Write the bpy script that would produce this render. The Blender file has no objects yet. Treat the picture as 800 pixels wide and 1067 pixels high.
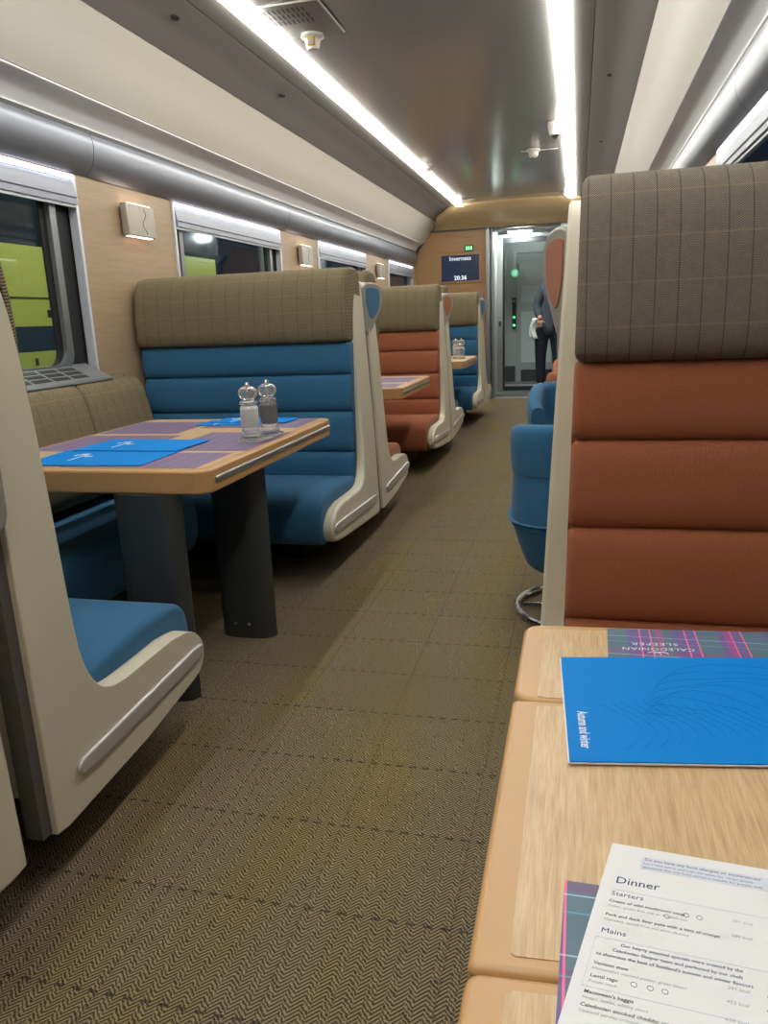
import bpy, bmesh, math, random
from mathutils import Vector, Matrix
random.seed(7)
C = bpy.context.scene.collection
SC = bpy.context.scene
PI = math.pi
H = 1.08
XL, XR = -2.09, 0.57          # left and right wall planes
CX = -0.76                    # centre line of the carriage
YB, YE = -1.3, 10.4           # wall behind the camera, end bulkhead

# ------------------------------------------------------------ camera
def make_camera():
    f = 800.0
    Yv = Vector((203.0, -208.5, f)).normalized()
    Xr = Vector((3220.0, 68.0, 0.0)); Xr.z = -(Xr.x*Yv.x + Xr.y*Yv.y)/Yv.z
    Xv = Xr.normalized()
    Zv = Xv.cross(Yv)
    R = Matrix((Xv, Yv, Zv))
    xa = R @ Vector((1, 0, 0)); ya = R @ Vector((0, -1, 0)); za = R @ Vector((0, 0, -1))
    cd = bpy.data.cameras.new('camera'); co = bpy.data.objects.new('camera', cd); C.objects.link(co)
    m = Matrix.Identity(4)
    for i in range(3):
        m[i][0] = xa[i]; m[i][1] = ya[i]; m[i][2] = za[i]
    m[2][3] = H
    co.matrix_world = m
    cd.sensor_fit = 'VERTICAL'; cd.sensor_height = 24.0; cd.lens = 24.0*f/1067.0
    cd.clip_start = 0.02; cd.clip_end = 100
    SC.camera = co
make_camera()

# ------------------------------------------------------------ world, exposure
SC.view_settings.view_transform = 'Standard'; SC.view_settings.look = 'None'
SC.view_settings.gamma = 1; SC.view_settings.use_curve_mapping = False
SC.view_settings.exposure = 0.2
W = bpy.data.worlds.new('night'); SC.world = W; W.use_nodes = True
W.node_tree.nodes['Background'].inputs[0].default_value = (0.012, 0.018, 0.03, 1)
W.node_tree.nodes['Background'].inputs[1].default_value = 1.0
STRIP_E = 28.0
BAR_E = 2.6

def area(name, loc, rot, sx, sy, power, col):
    l = bpy.data.lights.new(name, 'AREA'); l.shape = 'RECTANGLE'; l.size = sx; l.size_y = sy
    l.energy = power; l.color = col
    o = bpy.data.objects.new(name, l); C.objects.link(o); o.location = loc; o.rotation_euler = rot
    return o
area('added_train_fill', (-2.9, 3.5, 3.2), (0, math.radians(48), 0), 0.5, 14.0, 250, (1.0, 0.97, 0.85))  # fill light added outside to brighten the parked train, no fitting modelled

# ------------------------------------------------------------ material helpers
def lin(h):
    h = h.lstrip('#'); r = []
    for i in (0, 2, 4):
        c = int(h[i:i+2], 16)/255.0
        r.append(c/12.92 if c <= 0.04045 else ((c+0.055)/1.055)**2.4)
    return (r[0], r[1], r[2], 1.0)

class N:
    def __init__(s, name):
        s.m = bpy.data.materials.new(name); s.m.use_nodes = True
        s.t = s.m.node_tree; s.b = s.t.nodes['Principled BSDF']
        s.co = None
    def n(s, typ, **k):
        x = s.t.nodes.new(typ)
        for a, v in k.items(): setattr(x, a, v)
        return x
    def link(s, a, b): s.t.links.new(a, b)
    def val(s, sock, v):
        if hasattr(v, 'links'): s.link(v, sock)
        else: sock.default_value = v
    def math(s, op, a, b=0.0, c=None, clamp=False):
        x = s.n('ShaderNodeMath', operation=op); x.use_clamp = clamp
        s.val(x.inputs[0], a); s.val(x.inputs[1], b)
        if c is not None: s.val(x.inputs[2], c)
        return x.outputs[0]
    def coords(s):
        if s.co is None:
            tc = s.n('ShaderNodeTexCoord'); sp = s.n('ShaderNodeSeparateXYZ')
            s.link(tc.outputs['Object'], sp.inputs[0]); s.vec = tc.outputs['Object']; s.co = sp.outputs
        return s.co
    def mix(s, fac, a, b, mode='MIX'):
        x = s.n('ShaderNodeMix', data_type='RGBA', blend_type=mode)
        s.val(x.inputs[0], fac); s.val(x.inputs[6], a); s.val(x.inputs[7], b)
        return x.outputs[2]
    def noise(s, scale, vec=None, stretch=None, detail=3, rough=.5):
        s.coords(); v = vec or s.vec
        if stretch:
            mp = s.n('ShaderNodeMapping'); mp.inputs['Scale'].default_value = stretch
            s.link(v, mp.inputs[0]); v = mp.outputs[0]
        x = s.n('ShaderNodeTexNoise'); s.link(v, x.inputs['Vector'])
        x.inputs['Scale'].default_value = scale; x.inputs['Detail'].default_value = detail; x.inputs['Roughness'].default_value = rough
        return x.outputs['Fac']
    def ramp(s, fac, a, b):
        x = s.n('ShaderNodeMapRange'); s.val(x.inputs[0], fac); x.inputs[1].default_value = a; x.inputs[2].default_value = b
        return x.outputs[0]
    def bump(s, h, strength=.3, dist=.002):
        x = s.n('ShaderNodeBump'); x.inputs['Strength'].default_value = strength; x.inputs['Distance'].default_value = dist
        s.link(h, x.inputs['Height']); s.link(x.outputs[0], s.b.inputs['Normal'])
    def line(s, coord, period, width, off=0.0):
        # 1 inside a thin line repeating every period
        a = s.math('ADD', coord, off+100*period)
        fr = s.math('FRACT', s.math('DIVIDE', a, period))
        return s.math('LESS_THAN', fr, width/period)
    def herring(s, u, v, col, per):
        k = s.math('FLOOR', s.math('DIVIDE', s.math('ADD', u, 50.0), col))
        par = s.math('MODULO', k, 2.0)
        sg = s.math('SUBTRACT', s.math('MULTIPLY', par, 2.0), 1.0)
        ph = s.math('ADD', s.math('MULTIPLY', s.math('ADD', u, 50.0), sg), s.math('ADD', v, 60.0))
        fr = s.math('FRACT', s.math('DIVIDE', ph, per))
        tri = s.math('ABSOLUTE', s.math('SUBTRACT', s.math('MULTIPLY', fr, 2.0), 1.0))
        return s.ramp(tri, .3, .7)
    def set(s, base=None, rough=None, metal=None, spec=None, **k):
        if base is not None: s.val(s.b.inputs['Base Color'], base)
        if rough is not None: s.val(s.b.inputs['Roughness'], rough)
        if metal is not None: s.b.inputs['Metallic'].default_value = metal
        if spec is not None: s.b.inputs['Specular IOR Level'].default_value = spec
        return s

def plain(name, col, rough=.5, metal=0, var=.04, spec=.5, scale=6):
    s = N(name); c = lin(col)
    d = tuple(x*(1-var*2) for x in c[:3])+(1,)
    s.set(s.mix(s.noise(scale), c, d), rough, metal, spec)
    return s.m
def emit(name, col, strength):
    s = N(name); s.set(lin('#ffffff'), .6)
    s.b.inputs['Emission Color'].default_value = lin(col); s.b.inputs['Emission Strength'].default_value = strength
    return s.m
def fabric(name, col, col2):
    s = N(name); X, Y, Z = s.coords()[0], s.coords()[1], s.coords()[2]
    fine = s.noise(420, detail=2); big = s.noise(7)
    base = s.mix(s.math('MULTIPLY', fine, .9, clamp=True), lin(col), lin(col2))
    base = s.mix(s.math('MULTIPLY', big, .22), base, lin(col2))
    s.set(base, .92, 0, .18)
    s.b.inputs['Sheen Weight'].default_value = .08; s.b.inputs['Sheen Roughness'].default_value = .5
    s.bump(s.noise(300, stretch=(1, 1, .35)), .35, .002)
    return s.m
def tweed(name, axis, cw, per, lines, dark, light):
    s = N(name); co = s.coords(); u = co[axis]; v = co[2]
    h = s.herring(u, v, cw, per)
    n = s.noise(60)
    base = s.mix(s.math('MULTIPLY', h, s.math('ADD', s.math('MULTIPLY', n, .5), .7), clamp=True), lin(dark), lin(light))
    base = s.mix(s.math('MULTIPLY', s.line(u, lines, .0022), .5), base, lin('#2b2620'))
    base = s.mix(s.math('MULTIPLY', s.line(u, lines*2, .003, lines*.5), .2), base, lin('#8a6a48'))
    base = s.mix(s.math('MULTIPLY', s.line(v, .075, .003), .14), base, lin('#b09a70'))
    s.set(base, .95, 0, .12); s.bump(h, .25, .001)
    return s.m
def wood(name, a, b, grain_axis, scale=1.0, rough=.4):
    s = N(name); s.coords()
    st = [22*scale]*3; st[grain_axis] = 1.6*scale
    g = s.noise(3.2, stretch=tuple(st), detail=6, rough=.65)
    st2 = [120*scale]*3; st2[grain_axis] = 5*scale
    g2 = s.noise(2.2, stretch=tuple(st2), detail=2)
    f = s.math('ADD', s.math('MULTIPLY', s.ramp(g, .3, .7), .6), s.math('MULTIPLY', s.ramp(g2, .35, .7), .4))
    s.set(s.mix(f, lin(a), lin(b)), rough, 0, .4)
    return s.m
def tartan(name, a, b):
    s = N(name); X, Y = s.coords()[0], s.coords()[1]
    base = s.mix(s.math('MULTIPLY', s.line(X, .052, .026), .75), lin('#62508e'), lin('#3f7470'))
    base = s.mix(s.math('MULTIPLY', s.line(Y, .052, .020), .4), base, lin('#3a6470'))
    base = s.mix(s.math('MULTIPLY', s.line(X, .078, .009, .02), .6), base, lin('#a83a80'))
    base = s.mix(s.math('MULTIPLY', s.line(Y, .078, .012, .01), .5), base, lin('#7a3676'))
    for off in (.0, .012):
        base = s.mix(s.math('MULTIPLY', s.line(X, .052, .0016, off), .85), base, lin('#ff5f93'))
    base = s.mix(s.math('MULTIPLY', s.line(Y, .052, .0013, .014), .75), base, lin('#a9c0e0'))
    base = s.mix(s.math('MULTIPLY', s.line(Y, .052, .0013, .030), .6), base, lin('#49a8b8'))
    s.set(s.mix(a, base, lin(b)), .5)
    return s.m

M = {}
M['cream'] = plain('cream_plastic', '#c6c0ad', .38, var=.03)
M['cream_panel'] = plain('cream_panel', '#b5b1a7', .45, var=.02, scale=2)
M['white_plastic'] = plain('white_plastic', '#e4e2dc', .35)
M['seam_grey'] = plain('seam_grey_rubber', '#55524e', .6)
M['shell_grey'] = plain('shell_grey', '#85827b', .45)
M['blue'] = fabric('blue_wool', '#3a6e94', '#234c6c')
M['orange'] = fabric('rust_wool', '#a8664a', '#7f4a33')
M['tweed_near'] = tweed('tweed_near', 0, .0062, .0038, .038, '#443f39', '#8f887b')
M['tweed'] = tweed('tweed_booth', 0, .009, .006, .070, '#4a4234', '#8a7f66')
M['tweed_side'] = tweed('tweed_side', 1, .009, .006, .070, '#4a4234', '#8a7f66')
M['wall_wood'] = wood('wall_oak_veneer', '#a28b71', '#8c7760', 1, .8, .42)
M['end_wood'] = wood('bulkhead_oak_veneer', '#a9845c', '#96704c', 0, .8, .4)
M['header_wood'] = wood('header_beech', '#ead0a2', '#d9b785', 0, .6, .35)
M['table_wood'] = wood('table_oak_laminate', '#cbb08a', '#a3845f', 1, 3.0, .38)
M['table_edge'] = plain('table_beech_edge', '#b88f5f', .38, var=.06)
M['alu'] = plain('satin_aluminium', '#b9b9b9', .3, 1.0, .02)
M['chrome'] = plain('chrome', '#d8d8d8', .12, 1.0, .0)
M['alu_soft'] = plain('frame_aluminium', '#8f9293', .35, .7, .02)
M['sill'] = plain('sill_grey', '#6e7277', .4, .2, .02)
M['strip_metal'] = plain('rub_strip_metal', '#c9c8c6', .28, .55, .02)
M['window_white'] = plain('window_trim_white', '#c9cdd6', .3, .2, .02)
M['blind'] = plain('roller_blind_silver', '#8b8e9b', .45, .1, .02)
M['black'] = plain('black_rubber', '#101214', .5)
M['darkgrey'] = plain('dark_grey_paint', '#3c3f42', .42, .2, .05)
M['pedestal'] = plain('pedestal_black', '#1b1c1d', .6)
M['pelmet'] = plain('pelmet_grey_metallic', '#7c7f89', .36, .55, .02, scale=2)
M['rail'] = plain('rail_pale_grey', '#cfcfd3', .35, .1, .02)
M['band'] = plain('ceiling_band_grey', '#7d7a78', .4, .3, .02, scale=2)
M['strip'] = emit('led_strip_diffuser', '#fffdf2', STRIP_E)
M['bar'] = emit('window_light_diffuser', '#eef0ff', BAR_E)
M['spotglow'] = emit('reading_lamp_diffuser', '#ffe0c8', 5.0)
M['oval'] = emit('vestibule_lamp_diffuser', '#f4ffff', 120.0)
M['green_led'] = emit('green_led', '#1fe07a', 2.2)
M['green_sign'] = emit('green_sign', '#0fae5c', .9)
M['paper'] = plain('white_paper', '#d6d7db', .6, var=.01)
M['ink'] = plain('blue_grey_ink', '#4a5a82', .6)
M['inkdark'] = plain('dark_ink', '#62646f', .6)
M['inkpale'] = plain('pale_ink', '#9c9da6', .6)
M['inkbox'] = plain('pale_box_print', '#c9cede', .6)
M['inkwhite'] = plain('white_print', '#dfe7f2', .5)
M['folder'] = plain('blue_card', '#0078c8', .6, var=.02, spec=.12)
M['folder_line'] = plain('embossed_blue_line', '#006fb8', .6, spec=.1)
M['tartan'] = tartan('tartan_paper', .12, '#6b5b8c')
M['tartan_far'] = tartan('tartan_paper_matt', .45, '#6e5f7c')
M['vestgrey'] = plain('vestibule_grey', '#a9afab', .4, .2, .03)
M['vestdark'] = plain('vestibule_dark', '#3b3f3f', .4)
M['frost'] = plain('frosted_pane', '#ccd4d3', .5)
M['skin'] = plain('skin', '#b07e63', .5)
M['hair'] = plain('dark_hair', '#241b16', .7)
M['jacket'] = plain('charcoal_jacket', '#3c4049', .9, var=.12, scale=20)
M['trousers'] = plain('navy_trousers', '#171b2a', .9, var=.1)
M['towel'] = plain('white_cloth', '#d8d8d4', .9)
M['pepper'] = plain('peppercorns', '#0c0a09', .7, var=.4, scale=300)
M['salt'] = plain('salt_crystals', '#f2f2ee', .7, var=.1, scale=300)
M['yellow'] = plain('yellow_plastic', '#c99a2a', .4)
M['train_green'] = plain('train_lime_paint', '#a5ad52', .35, var=.05, scale=1)
M['train_blue'] = plain('train_navy_paint', '#1d3446', .35)
M['train_dark'] = plain('train_dark_glass', '#182028', .15)
M['asphalt'] = plain('asphalt', '#2a2a2c', .9)
M['steel_post'] = plain('galvanised_post', '#7c8488', .5, .4)
M['screw'] = M['chrome']

def m_ceiling():
    s = N('glossy_grey_ceiling'); s.set(s.mix(s.noise(.6), lin('#b2b0af'), lin('#aeacab')), .16, .3, .5)
    return s.m
M['ceiling'] = m_ceiling()
def m_carpet():
    s = N('herringbone_carpet'); X, Y = s.coords()[0], s.coords()[1]
    wob = s.math('MULTIPLY', s.math('SUBTRACT', s.noise(110, detail=4, rough=.7), .5), .010)
    u = s.math('ADD', X, wob)
    h = s.herring(u, s.math('ADD', Y, wob), .0165, .0092)
    n = s.noise(260, detail=2); big = s.noise(1.3)
    f = s.math('MULTIPLY', h, s.math('ADD', s.math('MULTIPLY', n, 1.0), .35), clamp=True)
    streak = s.ramp(s.noise(2.0, stretch=(2.6, .55, 1), detail=3), .44, .70)
    light = s.mix(s.math('MULTIPLY', streak, .6), lin('#9a8e76'), lin('#a38c44'))
    base = s.mix(f, lin('#43382a'), light)
    # dashed windowpane lines every quarter metre
    dashx = s.math('GREATER_THAN', s.math('FRACT', s.math('DIVIDE', s.math('ADD', X, 50.0), .033)), .45)
    dashy = s.math('GREATER_THAN', s.math('FRACT', s.math('DIVIDE', s.math('ADD', Y, 50.0), .024)), .5)
    ly = s.math('MULTIPLY', s.line(s.math('ADD', Y, wob), .25, .007, -.15), s.math('MULTIPLY', dashx, .62))
    lx = s.math('MULTIPLY', s.line(u, .283, .005, .487), s.math('MULTIPLY', dashy, .42))
    base = s.mix(s.math('MAXIMUM', lx, ly), base, lin('#20211d'))
    base = s.mix(s.math('MULTIPLY', big, .25), base, lin('#3d3527'))
    s.set(base, .97, 0, .08); s.bump(s.math('ADD', h, n), .5, .004)
    return s.m
M['carpet'] = m_carpet()
def m_glass(name, rough=0.0, tint=(1, 1, 1, 1)):
    # thin pane: mostly see-through with a fresnel reflection
    s = N(name); t = s.t
    out = [n for n in t.nodes if n.type == 'OUTPUT_MATERIAL'][0]
    tr = s.n('ShaderNodeBsdfTransparent'); tr.inputs[0].default_value = tint
    gl = s.n('ShaderNodeBsdfGlossy'); gl.inputs['Roughness'].default_value = rough
    lw = s.n('ShaderNodeLayerWeight'); lw.inputs[0].default_value = .5
    fo = s.math('ADD', s.math('MULTIPLY', s.math('POWER', lw.outputs['Facing'], 4.0), .45), .03)
    mx = s.n('ShaderNodeMixShader'); s.link(fo, mx.inputs[0]); s.link(tr.outputs[0], mx.inputs[1]); s.link(gl.outputs[0], mx.inputs[2])
    s.link(mx.outputs[0], out.inputs[0])
    return s.m
M['pane'] = m_glass('window_glass', 0.02, (.85, .9, .9, 1))
def m_acrylic():
    s = N('clear_acrylic'); s.set(lin('#f2f4f4'), .05); s.b.inputs['Transmission Weight'].default_value = .85; s.b.inputs['IOR'].default_value = 1.3
    return s.m
M['acrylic'] = m_acrylic()
def m_brushed():
    s = N('brushed_lamp_cover'); s.set(s.mix(s.noise(5, stretch=(1, 40, 1)), lin('#b9b2a6'), lin('#8d8880')), .4, .5)
    return s.m
M['brushed'] = m_brushed()
def m_screen():
    s = N('information_screen'); s.set(lin('#0b1830'), .25)
    s.b.inputs['Emission Color'].default_value = lin('#122848'); s.b.inputs['Emission Strength'].default_value = .35
    return s.m
M['screen'] = m_screen()
M['screentext'] = emit('screen_lettering', '#a9bde0', 1.0)

# ------------------------------------------------------------ object helpers
def obj(name, bm, mat, parent=None, loc=None, smooth=True, bevel=0, seg=2, label=None, ang=35):
    me = bpy.data.meshes.new(name)
    bmesh.ops.recalc_face_normals(bm, faces=bm.faces)
    bm.to_mesh(me); bm.free()
    me.materials.append(M[mat] if isinstance(mat, str) else mat)
    o = bpy.data.objects.new(name, me); C.objects.link(o)
    if parent: o.parent = parent
    if loc: o.location = loc
    if bevel:
        b = o.modifiers.new('bevel', 'BEVEL'); b.width = bevel; b.segments = seg; b.limit_method = 'ANGLE'; b.angle_limit = math.radians(40)
    if smooth:
        for p in me.polygons: p.use_smooth = True
        try: me.set_sharp_from_angle(angle=math.radians(ang))
        except Exception: pass
    if label: o['label'] = label
    return o
def tag(o, label, cat, group=None):
    o['label'] = label; o['category'] = cat
    if group: o['group'] = group
    return o
def empty(name, loc, label=None, cat=None, group=None, kind=None, rz=0):
    o = bpy.data.objects.new(name, None); C.objects.link(o); o.location = loc; o.rotation_euler = (0, 0, rz)
    o.empty_display_size = .05
    if label: tag(o, label, cat, group)
    if kind: o['kind'] = kind
    return o
def struct(name, bm, mat, **k):
    o = obj(name, bm, mat, **k)
    if not k.get('parent'): o['kind'] = 'structure'
    return o
def box(bm, x0, x1, y0, y1, z0, z1):
    v = [bm.verts.new((x, y, z)) for x in (x0, x1) for y in (y0, y1) for z in (z0, z1)]
    for f in ((0, 1, 3, 2), (4, 6, 7, 5), (0, 4, 5, 1), (2, 3, 7, 6), (0, 2, 6, 4), (1, 5, 7, 3)): bm.faces.new([v[i] for i in f])
    return v
def B(*boxes):
    bm = bmesh.new()
    for b in boxes: box(bm, *b)
    return bm
def prism(bm, pts, fn0, fn1):
    a = [bm.verts.new(fn0(p)) for p in pts]; b = [bm.verts.new(fn1(p)) for p in pts]
    bm.faces.new(a); bm.faces.new(b[::-1])
    n = len(pts)
    for i in range(n): bm.faces.new((a[i], b[i], b[(i+1) % n], a[(i+1) % n]))
def tube(bm, p0, p1, r0, r1=None, seg=16):
    r1 = r0 if r1 is None else r1
    p0 = Vector(p0); p1 = Vector(p1); d = (p1-p0).normalized()
    u = d.orthogonal().normalized(); w = d.cross(u)
    A = [bm.verts.new(p0+(u*math.cos(t)+w*math.sin(t))*r0) for t in [2*PI*i/seg for i in range(seg)]]
    Bv = [bm.verts.new(p1+(u*math.cos(t)+w*math.sin(t))*r1) for t in [2*PI*i/seg for i in range(seg)]]
    bm.faces.new(A[::-1]); bm.faces.new(Bv)
    for i in range(seg): bm.faces.new((A[i], A[(i+1) % seg], Bv[(i+1) % seg], Bv[i]))
def lathe(bm, prof, cx=0, cy=0, seg=24):
    rings = []
    for r, z in prof:
        if r < 1e-5: rings.append([bm.verts.new((cx, cy, z))])
        else: rings.append([bm.verts.new((cx+r*math.cos(2*PI*i/seg), cy+r*math.sin(2*PI*i/seg), z)) for i in range(seg)])
    for a, b in zip(rings, rings[1:]):
        for i in range(seg):
            j = (i+1) % seg
            if len(a) == 1 and len(b) == 1: continue
            if len(a) == 1: bm.faces.new((a[0], b[j], b[i]))
            elif len(b) == 1: bm.faces.new((a[i], a[j], b[0]))
            else: bm.faces.new((a[i], a[j], b[j], b[i]))
    for r in (rings[0], rings[-1]):
        if len(r) > 2: bm.faces.new(r)
def torus(bm, c, R, r, axis='z', seg=40, s2=10):
    rows = []
    for i in range(seg):
        t = 2*PI*i/seg; row = []
        for j in range(s2):
            q = 2*PI*j/s2; rr = R+r*math.cos(q); h = r*math.sin(q)
            p = (rr*math.cos(t), rr*math.sin(t), h)
            row.append(bm.verts.new((c[0]+p[0], c[1]+p[1], c[2]+p[2])))
        rows.append(row)
    for i in range(seg):
        for j in range(s2):
            bm.faces.new((rows[i][j], rows[(i+1) % seg][j], rows[(i+1) % seg][(j+1) % s2], rows[i][(j+1) % s2]))
def smoothline(pts, n=5, closed=False):
    # Catmull-Rom through pts
    out = []; m = len(pts)
    rng = range(m) if closed else range(m-1)
    for i in rng:
        g = (lambda k: pts[k % m]) if closed else (lambda k: pts[max(0, min(m-1, k))])
        p0, p1, p2, p3 = g(i-1), g(i), g(i+1), g(i+2)
        for k in range(n):
            t = k/n
            out.append(tuple(.5*((2*p1[d])+(-p0[d]+p2[d])*t+(2*p0[d]-5*p1[d]+4*p2[d]-p3[d])*t*t+(-p0[d]+3*p1[d]-3*p2[d]+p3[d])*t**3) for d in range(len(p1))))
    if not closed: out.append(tuple(pts[-1]))
    return out
def inset(poly, d):
    n = len(poly); area_ = sum(poly[i][0]*poly[(i+1) % n][1]-poly[(i+1) % n][0]*poly[i][1] for i in range(n))
    sg = 1 if area_ > 0 else -1; out = []
    for i in range(n):
        a, b, c = poly[i-1], poly[i], poly[(i+1) % n]
        tx, ty = c[0]-a[0], c[1]-a[1]; l = math.hypot(tx, ty) or 1
        out.append((b[0]-sg*ty/l*d, b[1]+sg*tx/l*d))
    return out
def loft_x(poly, x0, x1, r, fy, lean=0, zl=.3):
    """pad with a (s,z) section, running x0..x1, with rounded ends"""
    bm = bmesh.new(); rows = []
    st = []
    k = 5
    for i in range(k): t = i/(k); a = t*PI/2; st.append((x0+r*(1-math.cos(PI/2-a)) if False else x0+r*(1-math.cos(a)), r*(1-math.sin(a))))
    mids = 8
    for i in range(mids+1): st.append((x0+r+(x1-x0-2*r)*i/mids, 0))
    for i in range(k-1, -1, -1): t = i/(k); a = t*PI/2; st.append((x1-r*(1-math.cos(a)), r*(1-math.sin(a))))
    for x, d in st:
        rows.append([bm.verts.new((x+lean*(z-zl), fy(s), z)) for s, z in inset(poly, d)])
    n = len(poly)
    for a, b in zip(rows, rows[1:]):
        for i in range(n): bm.faces.new((a[i], a[(i+1) % n], b[(i+1) % n], b[i]))
    bm.faces.new(rows[0]); bm.faces.new(rows[-1])
    return bm
def text_bm(body, size, fn, align='LEFT', width=1.0, bold=0.0, spacing=1.0):
    """lettering as flat mesh, fn maps (a,b) of the lettering plane to a 3D point; returns bmesh"""
    cu = bpy.data.curves.new('lettering', 'FONT'); cu.body = body; cu.size = size; cu.align_x = align
    cu.offset = bold; cu.space_character = spacing; cu.resolution_u = 2
    o = bpy.data.objects.new('lettering', cu); C.objects.link(o)
    dg = bpy.context.evaluated_depsgraph_get(); me = bpy.data.meshes.new_from_object(o.evaluated_get(dg))
    bpy.data.objects.remove(o); bpy.data.curves.remove(cu)
    bm = bmesh.new(); bm.from_mesh(me); bpy.data.meshes.remove(me)
    for v in bm.verts: v.co = Vector(fn(v.co.x*width, v.co.y))
    return bm
def merge(bms):
    out = bmesh.new()
    for b in bms:
        me = bpy.data.meshes.new('t'); b.to_mesh(me); b.free(); out.from_mesh(me); bpy.data.meshes.remove(me)
    return out
def copy_tree(o, parent=None):
    c = o.copy(); C.objects.link(c); c.parent = parent
    for ch in [k for k in C.objects if k.parent == o]: copy_tree(ch, c)
    return c

# ------------------------------------------------------------ carriage shell
struct('floor', B((XL-.05, XR+.05, YB, 12.4, -.05, 0)), 'carpet', smooth=False)
U = dict(c=(0.67, 2.38), b=(1.04, 2.265), hl=(1.22, 1.996), e=(1.297, 1.916), w=(1.33, 1.727))
def sweep(name, prof, side, mat, th=.02, y0=YB, y1=YE-.0, bevel=0, **k):
    """prof: list of (u,z) from the carriage centre line; swept along the car with thickness outwards"""
    bm = bmesh.new()
    n = len(prof); outer = []
    for i in range(n):
        a = prof[max(0, i-1)]; b = prof[min(n-1, i+1)]
        tx, tz = b[0]-a[0], b[1]-a[1]; l = math.hypot(tx, tz)
        outer.append((prof[i][0]-tz/l*th, prof[i][1]+tx/l*th))
    poly = list(prof)+outer[::-1]
    prism(bm, poly, lambda p: (CX+side*p[0], y0, p[1]), lambda p: (CX+side*p[0], y1, p[1]))
    return struct(name, bm, mat, ang=50, **k)
# glossy centre ceiling between the light strips
bm = bmesh.new()
prof = smoothline([(-.63, 2.385), (-.3, 2.40), (0, 2.403), (.3, 2.40), (.63, 2.385)], 4)
prism(bm, prof+[(x, z+.03) for x, z in prof[::-1]], lambda p: (CX+p[0], YB, p[1]), lambda p: (CX+p[0], 10.0, p[1]))
struct('ceiling', bm, 'ceiling', ang=60)
tn = 1
for side, sn in ((-1, 'left'), (1, 'right')):
    # light strips: glowing diffusers along the car, lowered slightly to brighten the ceiling
    bm = bmesh.new(); box(bm, CX+side*.618, CX+side*.688, YB, 9.95, 2.366, 2.40)
    o = obj('ceiling_light_strip', bm, 'strip', smooth=False)
    tag(o, 'long glowing white light strip along the %s edge of the grey ceiling' % sn, 'ceiling light', None)
    sweep('trim_%d' % tn, [(.69, 2.384), (.80, 2.3635)], side, 'band'); tn += 1
    sweep('trim_%d' % tn, smoothline([(.8035, 2.3628), (.93, 2.325), (1.04, 2.265)], 4), side, 'band'); tn += 1
    sweep('trim_%d' % tn, smoothline([(1.0415, 2.2635), (1.10, 2.19), (1.16, 2.09), (1.205, 2.015)], 4), side, 'cream_panel'); tn += 1
    sweep('trim_%d' % tn, smoothline([(1.208, 2.014), (1.20, 2.004), (1.215, 1.994), (1.25, 1.972), (1.285, 1.928), (1.288, 1.918)], 3), side, 'rail', y1=10.2); tn += 1
    # pelmet panels below the rail, slightly bulging, in lengths with a fine gap
    prof = smoothline([(1.300, 1.912), (1.278, 1.885), (1.272, 1.84), (1.285, 1.78), (1.325, 1.732)], 4)
    y = -1.2
    for k in range(5):
        y1 = [1.0, 3.18, 5.55, 7.92, 10.2][k]
        sweep('trim_%d' % tn, prof, side, 'pelmet', y0=y, y1=y1-.005); tn += 1; y = y1
    sweep('trim_%d' % tn, [(1.31, 1.925), (1.31, 1.90)], side, 'black', th=-.02); tn += 1
    # shell behind the trim so no night shows through
    sweep('trim_%d' % tn, [(1.40, 1.70), (1.40, 2.0), (1.1, 2.35), (.6, 2.44)], side, 'black', th=-.02); tn += 1
bm = B((XL-.12, XR+.12, YB, YE, 2.43, 2.47)); struct('trim_%d' % tn, bm, 'black', smooth=False); tn += 1
struct('wall_back', B((XL-.1, XR+.1, YB-.06, YB, 0, 2.45)), 'wall_wood', smooth=False)

winL = [(-.84, .70), (1.53, 3.08), (3.92, 5.455), (6.31, 7.80), (8.79, 10.12)]
winR = [(-.02, 1.43), (2.28, 3.80), (4.66, 6.15), (7.0, 8.5)]
ZS, ZT = .90, 1.727
def wall(side, X, wins, name):
    bxs = []; ys = [YB]+[v for w in wins for v in w]+[YE]
    xa, xb = (X-.05, X) if side < 0 else (X, X+.05)
    bxs.append((xa, xb, YB, YE, 0, ZS)); bxs.append((xa, xb, YB, YE, ZT, ZT+.03))
    for i in range(0, len(ys), 2): bxs.append((xa, xb, ys[i], ys[i+1], ZS, ZT))
    struct(name, B(*bxs), 'wall_wood', smooth=False)
wall(-1, XL, winL, 'wall_left'); wall(1, XR, winR, 'wall_right')

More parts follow.
